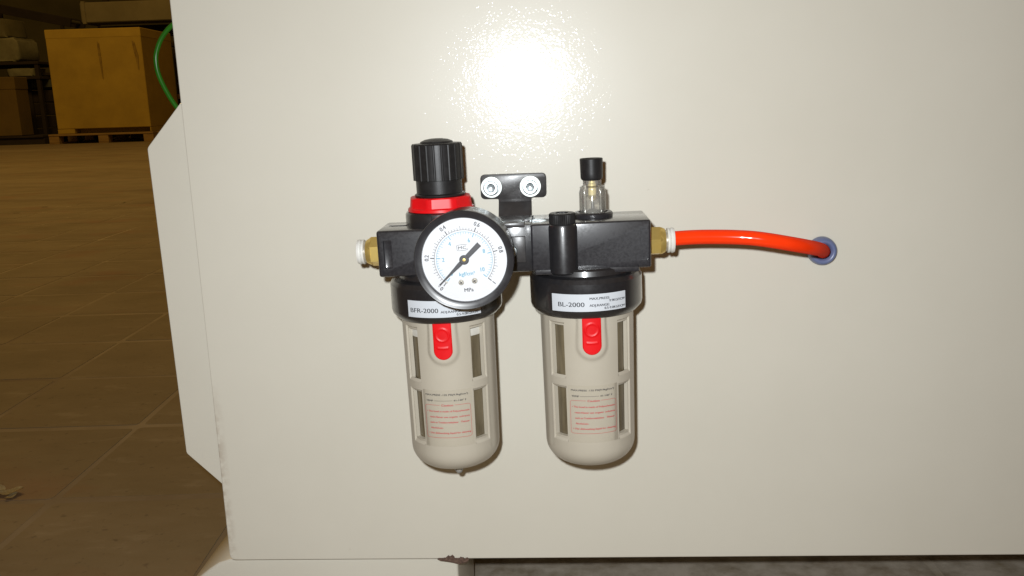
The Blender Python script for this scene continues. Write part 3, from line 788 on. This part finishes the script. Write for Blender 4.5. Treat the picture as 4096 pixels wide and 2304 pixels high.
prof = [(-255 * K, 31 * K), (-60 * K, 27 * K), (0, 26 * K), (90 * K, 25 * K), (160 * K, 19 * K), (250 * K, 13 * K), (360 * K, 9 * K), (420 * K, 9.5 * K), (438 * K, 7 * K), (446 * K, 2 * K)]
bm = B(); uu = [(l, h) for l, h in prof] + [(l, -h) for l, h in reversed(prof)]
for w in (87.5, 87.75): pass
ta = [bm.verts.new(pneedle(l * nc - h * ns, l * ns + h * nc + .1, 87.78)) for l, h in uu]
tb = [bm.verts.new(pneedle(l * nc - h * ns, l * ns + h * nc + .1, 87.55)) for l, h in uu]
n = len(uu); bm.faces.new(ta); bm.faces.new(tb)
for i in range(n): bm.faces.new((ta[i], ta[(i + 1) % n], tb[(i + 1) % n], tb[i]))
lathe(bm, [(1.88, 87.5), (1.88, 87.95), (1.6, 88.08), (.01, 88.1)], (GX, 0, GZ + .1), 'w', 40)
ndl = part('needle', bm, NEEDLE, ga, 20)
bm = B(); lathe(bm, [(.62, 88.0), (.6, 88.25), (.01, 88.32)], (GX, 0, GZ + .1), 'w', 24); part('needle_pin', bm, BRASS, ga)
bm = B(); arc(bm, .33, .2, 0, 360, 16, lambda u, v: pneedle(u + 432 * K * nc, v + 432 * K * ns + .1, 87.83)); part('needle_eye', bm, DIAL, ga, 0)
for u, v, r in ((-52, -268, 33), (106, -254, 34), (-222, -258, 15)):
    bm = B(); lathe(bm, [(r * K, 86.75), (r * K, 87.05), (r * K * .85, 87.25), (.02, 87.3)], (GX + u * K, 0, GZ + v * K), 'w', 24)
    so = part('dial_screw' if r > 20 else 'stop_pin', bm, CHROME, ga)
    if r > 20:
        bm = B()
        for aa in (35, 125):
            c, s = math.cos(rad(aa)), math.sin(rad(aa)); l = r * K * .7
            add_flat(bm, bar_flat(-l * c, -l * s, l * c, l * s, .26), lambda a, b_: V(GX + u * K + a, 87.32, GZ + v * K + b_))
        part('screw_slot', bm, INK, ga, 0)
bm = B(); lathe(bm, [(16.8, 88.5), (.01, 88.5)], (GX, 0, GZ), 'w', 64, cap=False); part('glass_lens', bm, GLASS, ga, 0)

# --- bridge between the two bodies
bm = B(); box(bm, -25, -7.8, 24, 54, -71.8, -51.2, .6); box(bm, -22, -11, 6, 23.9, -66, -56, .4); br = part('bridge', bm, BLACK, FR)
bm = B(); box(bm, -17.6, -11.2, 53.5, 55.4, -67.4, -56.2, .3); part('clamp_plate', bm, BRACK, FR)
bm = B(); lathe(bm, [(2.7, 55.3), (2.7, 55.9), (2.1, 57.2), (1.2, 57.4), (1.1, 56.4), (.1, 56.4)], (-17.2, 0, -62.2), 'w', 32); part('clamp_screw', bm, STEEL, FR)
bm = B(); box(bm, -23.5, -22.3, 44, 56, -51.4, -49.9, .2); box(bm, -12.5, -9.2, 45, 45.8, -51.4, -50.4, .15); box(bm, -23.6, -11.2, 50.6, 56.2, -52.2, -50.2, .25); part('clamp_bar', bm, BRACK, FR)

# --- lubricator body
bm = B(); box(bm, -8.6, 41.3, 31, 62, -70.4, -50.3, .9, 3)
lb = part('lubricator_body', bm, CAST, FR)
bm = B(); box(bm, 37.0, 39.9, 60.9, 66, -67.0, -54.0, 0)
bm3 = B(); box(bm3, 43, 44, 0, 1, 0, 1); bm3.free()
cut(lb, [bm])
bm = B(); box(bm, -7.4, 36.2, 61.5, 62.6, -71.9, -69.6, .4); part('lower_lip', bm, CAST, FR)
bm = B(); lathe(bm, [(19, -78), (21.5, -73), (21.0, -70.6), (20, -69.8)], (XB, WA, 0), seg=72); part('body_neck', bm, BLACK, FR)
bm = B(); lathe(bm, [(5.4, -71.6), (6.05, -71.0), (6.15, -52.0), (5.8, -50.9), (5.0, -50.4)], (4.85, 60.6, 0), seg=56); pb = part('filler_boss', bm, BLACK, FR)
def knurl(a, t): return 1 + .018 * math.cos(a * 44)
bm = B(); lathe(bm, [(5.3, -50.6), (5.45, -50.2), (5.45, -46.6), (5.1, -46.1), (2.7, -46.1), (2.6, -47.4), (.1, -47.4)], (4.75, 60.4, 0), seg=176, rfun=lambda a, t: knurl(a, t) if t > -50.3 and t < -46.5 else 1)
part('filler_plug', bm, KNOB, FR, 25)

# --- sight dome
XD = 18.4
bm = B(); lathe(bm, [(8.2, -50.6), (8.5, -50.0), (8.5, -48.7), (8.0, -48.1), (6.4, -48.0), (6.2, -49.4)], (XD, WA, 0), seg=64, cap=False); part('dome_flange', bm, GLOSSB, FR)
bm = B(); lathe(bm, [(5.75, -49.2), (5.75, -39.6), (5.3, -38.4), (5.3, -37.2), (3.95, -36.6), (3.95, -33.6)], (XD - .1, WA, 0), seg=56, cap=False)
lathe(bm, [(4.1, -49.2), (4.1, -42), (2.6, -40.8), (2.6, -34)], (XD - .1, WA, 0), seg=40, cap=False)
for a in (0, 1, 2, 3):
    aa = rad(45 + 90 * a); cx, cw = 4.9 * math.cos(aa), 4.9 * math.sin(aa)
    box(bm, XD - .1 + cx - .5, XD - .1 + cx + .5, WA + cw - .5, WA + cw + .5, -48.8, -37.6, .2)
dm = part('sight_dome', bm, CLEAR, FR, 40)
bm = B(); lathe(bm, [(.5, -43.4), (1.45, -42.6), (1.75, -41.8), (1.75, -36.2), (1.35, -35.8), (1.3, -33.8)], (XD - .2, WA, 0), seg=32); part('brass_nozzle', bm, mat('bright_brass', (.95, .80, .38), .42, metal=.3, col2=(.85, .68, .25), nscale=180), dm)
bm = B(); lathe(bm, [(4.0, -49.6), (3.6, -48.0), (2.0, -47.2), (.9, -46.6), (.7, -44.2), (.2, -44.0)], (XD - .1, WA, 0), seg=32); part('drip_seat', bm, GLOSSB, dm)
def capsq(a, t): return 1 + .02 * math.cos(a * 30)
bm = B(); lathe(bm, [(3.2, -34.6), (4.1, -34.4), (4.6, -33.9), (4.78, -33.2), (4.8, -31.6), (4.95, -25.5), (4.8, -25.2), (4.2, -25.6), (.1, -25.9)], (XD - .2, WA, 0), seg=180, rfun=lambda a, t: capsq(a, t) if t > -31.5 and t < -25.5 else 1)
part('needle_cap', bm, KNOB, FR, 25)

# --- push-in fittings
def fitting(x, sgn, wc, zc, pipe):
    bm = B(); T = lambda r, t: (r, sgn * t)
    lathe(bm, [T(5.9, 0), T(6.55, .4), T(6.55, 5.4), T(6.0, 6.2)], (x, wc, zc), 'x', 6, ang0=rad(14 if sgn > 0 else 26))
    lathe(bm, [T(6.0, 5.4), T(5.7, 6.6), T(5.2, 7.6), T(4.7, 7.9)], (x, wc, zc), 'x', 40)
    hx = part('brass_fitting', bm, BRASS, FR, 30)
    bm = B(); lathe(bm, [T(4.5, 7.5), T(4.5, 9.0)], (x, wc, zc), 'x', 40); part('collet', bm, CHROME, hx)
    bm = B(); lathe(bm, [T(4.4, 8.6), T(5.3, 8.7), T(5.5, 9.2), T(5.3, 9.7), T(4.9, 9.9), T(5.3, 10.1), T(5.55, 10.7), T(5.3, 11.6), T(4.6, 11.8), T(3.4, 11.8), T(3.4, 9), T(.1, 9)], (x, wc, zc), 'x', 48)
    part('release_collar', bm, WHITEP, hx)
fitting(41.3, 1, 46.0, -61.9, True)
fitting(-73.7, -1, 46.0, -61.6, False)

# --- mounting bracket and its bolts
bm = B()
poly = [(-33.8, -34.2), (-2.0, -34.0), (-2.0, -45.7), (-9.3, -45.7), (-9.3, -48.6), (-25.2, -48.6), (-25.2, -46.0), (-33.8, -46.0)]
# the plate hangs true while the unit leans one degree: turn it back
def untilt(bm):
    for v in bm.verts:
        x, z = v.co.x, v.co.z; v.co.x = x * math.cos(-th) - z * math.sin(-th); v.co.z = x * math.sin(-th) + z * math.cos(-th)
prism(bm, rounded(poly, [2.4, 2.4, 2.4, .8, 0, 0, .8, 2.4], 5), .15, 2.6, .35, 2); untilt(bm)
bk = part('mounting_bracket', bm, BRACK, FR, 30)
bm = B(); box(bm, -25.2, -9.3, 0, 2.2, -13.5, 0, .3)
for v in bm.verts:
    z = v.co.z + ORG[2] * .001; v.co.z = z; a = rad(38); y = v.co.y - ORG[1] * .001
    v.co.y = y * math.cos(a) + z * math.sin(a); v.co.z = -y * math.sin(a) + z * math.cos(a)
    v.co.y += ORG[1] * .001 - .0004; v.co.z -= .0482 + ORG[2] * .001
untilt(bm); part('bracket_tab', bm, BRACK, bk)
for bx_ in (-28.4, -9.7):
    bm = B(); lathe(bm, [(5.0, 2.65), (5.15, 2.85), (5.15, 3.6), (4.95, 3.85), (3.0, 3.85)], (bx_, 0, -40.2), 'w', 48); untilt(bm); wo = part('washer', bm, WASH, bk)
    bm = B(); lathe(bm, [(3.9, 3.86), (3.95, 4.0), (3.95, 4.7), (3.7, 4.9), (2.9, 4.9)], (bx_, 0, -40.2), 'w', 40); untilt(bm); part('spring_washer', bm, STEEL, wo)
    bm = B(); lathe(bm, [(3.35, 4.9), (3.45, 5.1), (3.45, 7.6), (3.1, 8.0), (2.15, 8.0), (2.0, 7.7)], (bx_, 0, -40.2), 'w', 48, cap=False)
    lathe(bm, [(2.0, 7.7), (2.0, 6.0), (.9, 5.6), (.05, 5.5)], (bx_, 0, -40.2), 'w', 6, cap=False); untilt(bm); part('socket_screw', bm, STEEL, wo)

# ------------------------------------------------------------------ hose and grommet
ho = thing('air_hose', 'glossy orange red air tube running from brass fitting into the blue grommet', 'hose', base=(52, 46, -60.5))
bm = B(); tube(bm, [(50.8, 46.0, -60.5), (52.9, 46.0, -60.3), (62.1, 46.2, -59.9), (72.7, 47.1, -59.9), (80.6, 48.4, -60.1), (86.2, 49.8, -60.4), (92.9, 50.9, -61.3), (100.6, 49.8, -62.9), (108.0, 46.2, -64.8), (115.1, 39.0, -67.1), (120.9, 29.0, -69.6), (125.5, 18.0, -72.2), (128.8, 8.0, -74.3), (130.6, 0.0, -75.6), (130.9, -7, -75.9)], 3.15, 28, True, 8)
part('tube', bm, TUBE, ho, 60)
gr = thing('rubber_grommet', 'blue grey rubber grommet in the panel around the orange tube', 'grommet', base=(130.6, 0, -75.3))
bm = B(); prof = []
for k in range(17):
    a = math.pi * k / 16; prof.append((5.0 + 1.95 * math.cos(a), .05 - .4 + 4.9 * math.sin(a) ** .8))
lathe(bm, prof, (130.6, 0, -75.3), 'w', 64, cap=False); part('ring', bm, GROM, gr, 60)
bm = B(); lathe(bm, [(3.9, .2), (3.9, -6), (4.8, -6), (4.8, .2)], (130.6, 0, -75.3), 'w', 48, cap=False); part('sleeve', bm, GROM, gr, 40)
hg = thing('green_hose', 'bright green hose looping out behind the cabinet edge', 'hose', base=(-200, -150, 20))
bm = B(); tube(bm, [(-160, -152, 66), (-205, -151, 63.5), (-230, -150, 58.5), (-240.5, -150, 54.3), (-248.2, -150, 46.9), (-252.4, -150, 39.2), (-253.9, -150, 33.0), (-253.5, -150, 25.1), (-250.7, -150, 16.3), (-246.0, -150, 6.6), (-240.5, -150, -1.2), (-228, -150, -14), (-205, -151, -30), (-165, -152, -40)], 1.55, 16, True, 6)
part('tube', bm, GREEN, hg, 60)
# ------------------------------------------------------------------ litter on the floor
LEAF = mat('dry_leaf', (.62, .55, .34), .8, col2=(.50, .41, .22), nscale=90)
lf = thing('dry_leaf', 'small curled dry leaf lying on the floor at the left edge', 'leaf', loc=(-.420, .182, .001))
for k, (dx, dy, rz, sc) in enumerate(((0, 0, .3, .009), (-.012, .004, 2.2, .007), (.004, -.006, 1.1, .005))):
    bm = B(); N = 9; top = []
    for i in range(N):
        t = i / (N - 1) * 2 - 1; wv = .62 * (1 - t * t) ** .8 + .02
        top.append([bm.verts.new((t * sc, s * wv * sc, (.10 + .22 * t * t + .12 * abs(s) + .1 * math.sin(3 * t)) * sc)) for s in (-1, -.4, .4, 1)])
    for i in range(N - 1):
        for j in range(3): bm.faces.new((top[i][j], top[i][j + 1], top[i + 1][j + 1], top[i + 1][j]))
    r = bmesh.ops.solidify(bm, geom=list(bm.faces), thickness=.0003)
    o = part('leaf_piece', bm, LEAF, lf, 60); o.location = (dx, dy, 0); o.rotation_euler = (0, 0, rz)

# the floor lies 25 mm lower than first measured: the hall is that much larger and farther
k = FLOOR / .285
for o in list(COL.objects):
    if o.parent is None and o.type in {'MESH', 'EMPTY'} and o.name.split('.')[0] in HALL:
        o.location = (o.location.x * k, -.42 + (o.location.y + .42) * k, o.location.z * k); o.scale = (k, k, k)
S.cycles.max_bounces = 8; S.cycles.transparent_max_bounces = 16
S.cycles.use_denoising = True
S.cycles.sample_clamp_indirect = 6
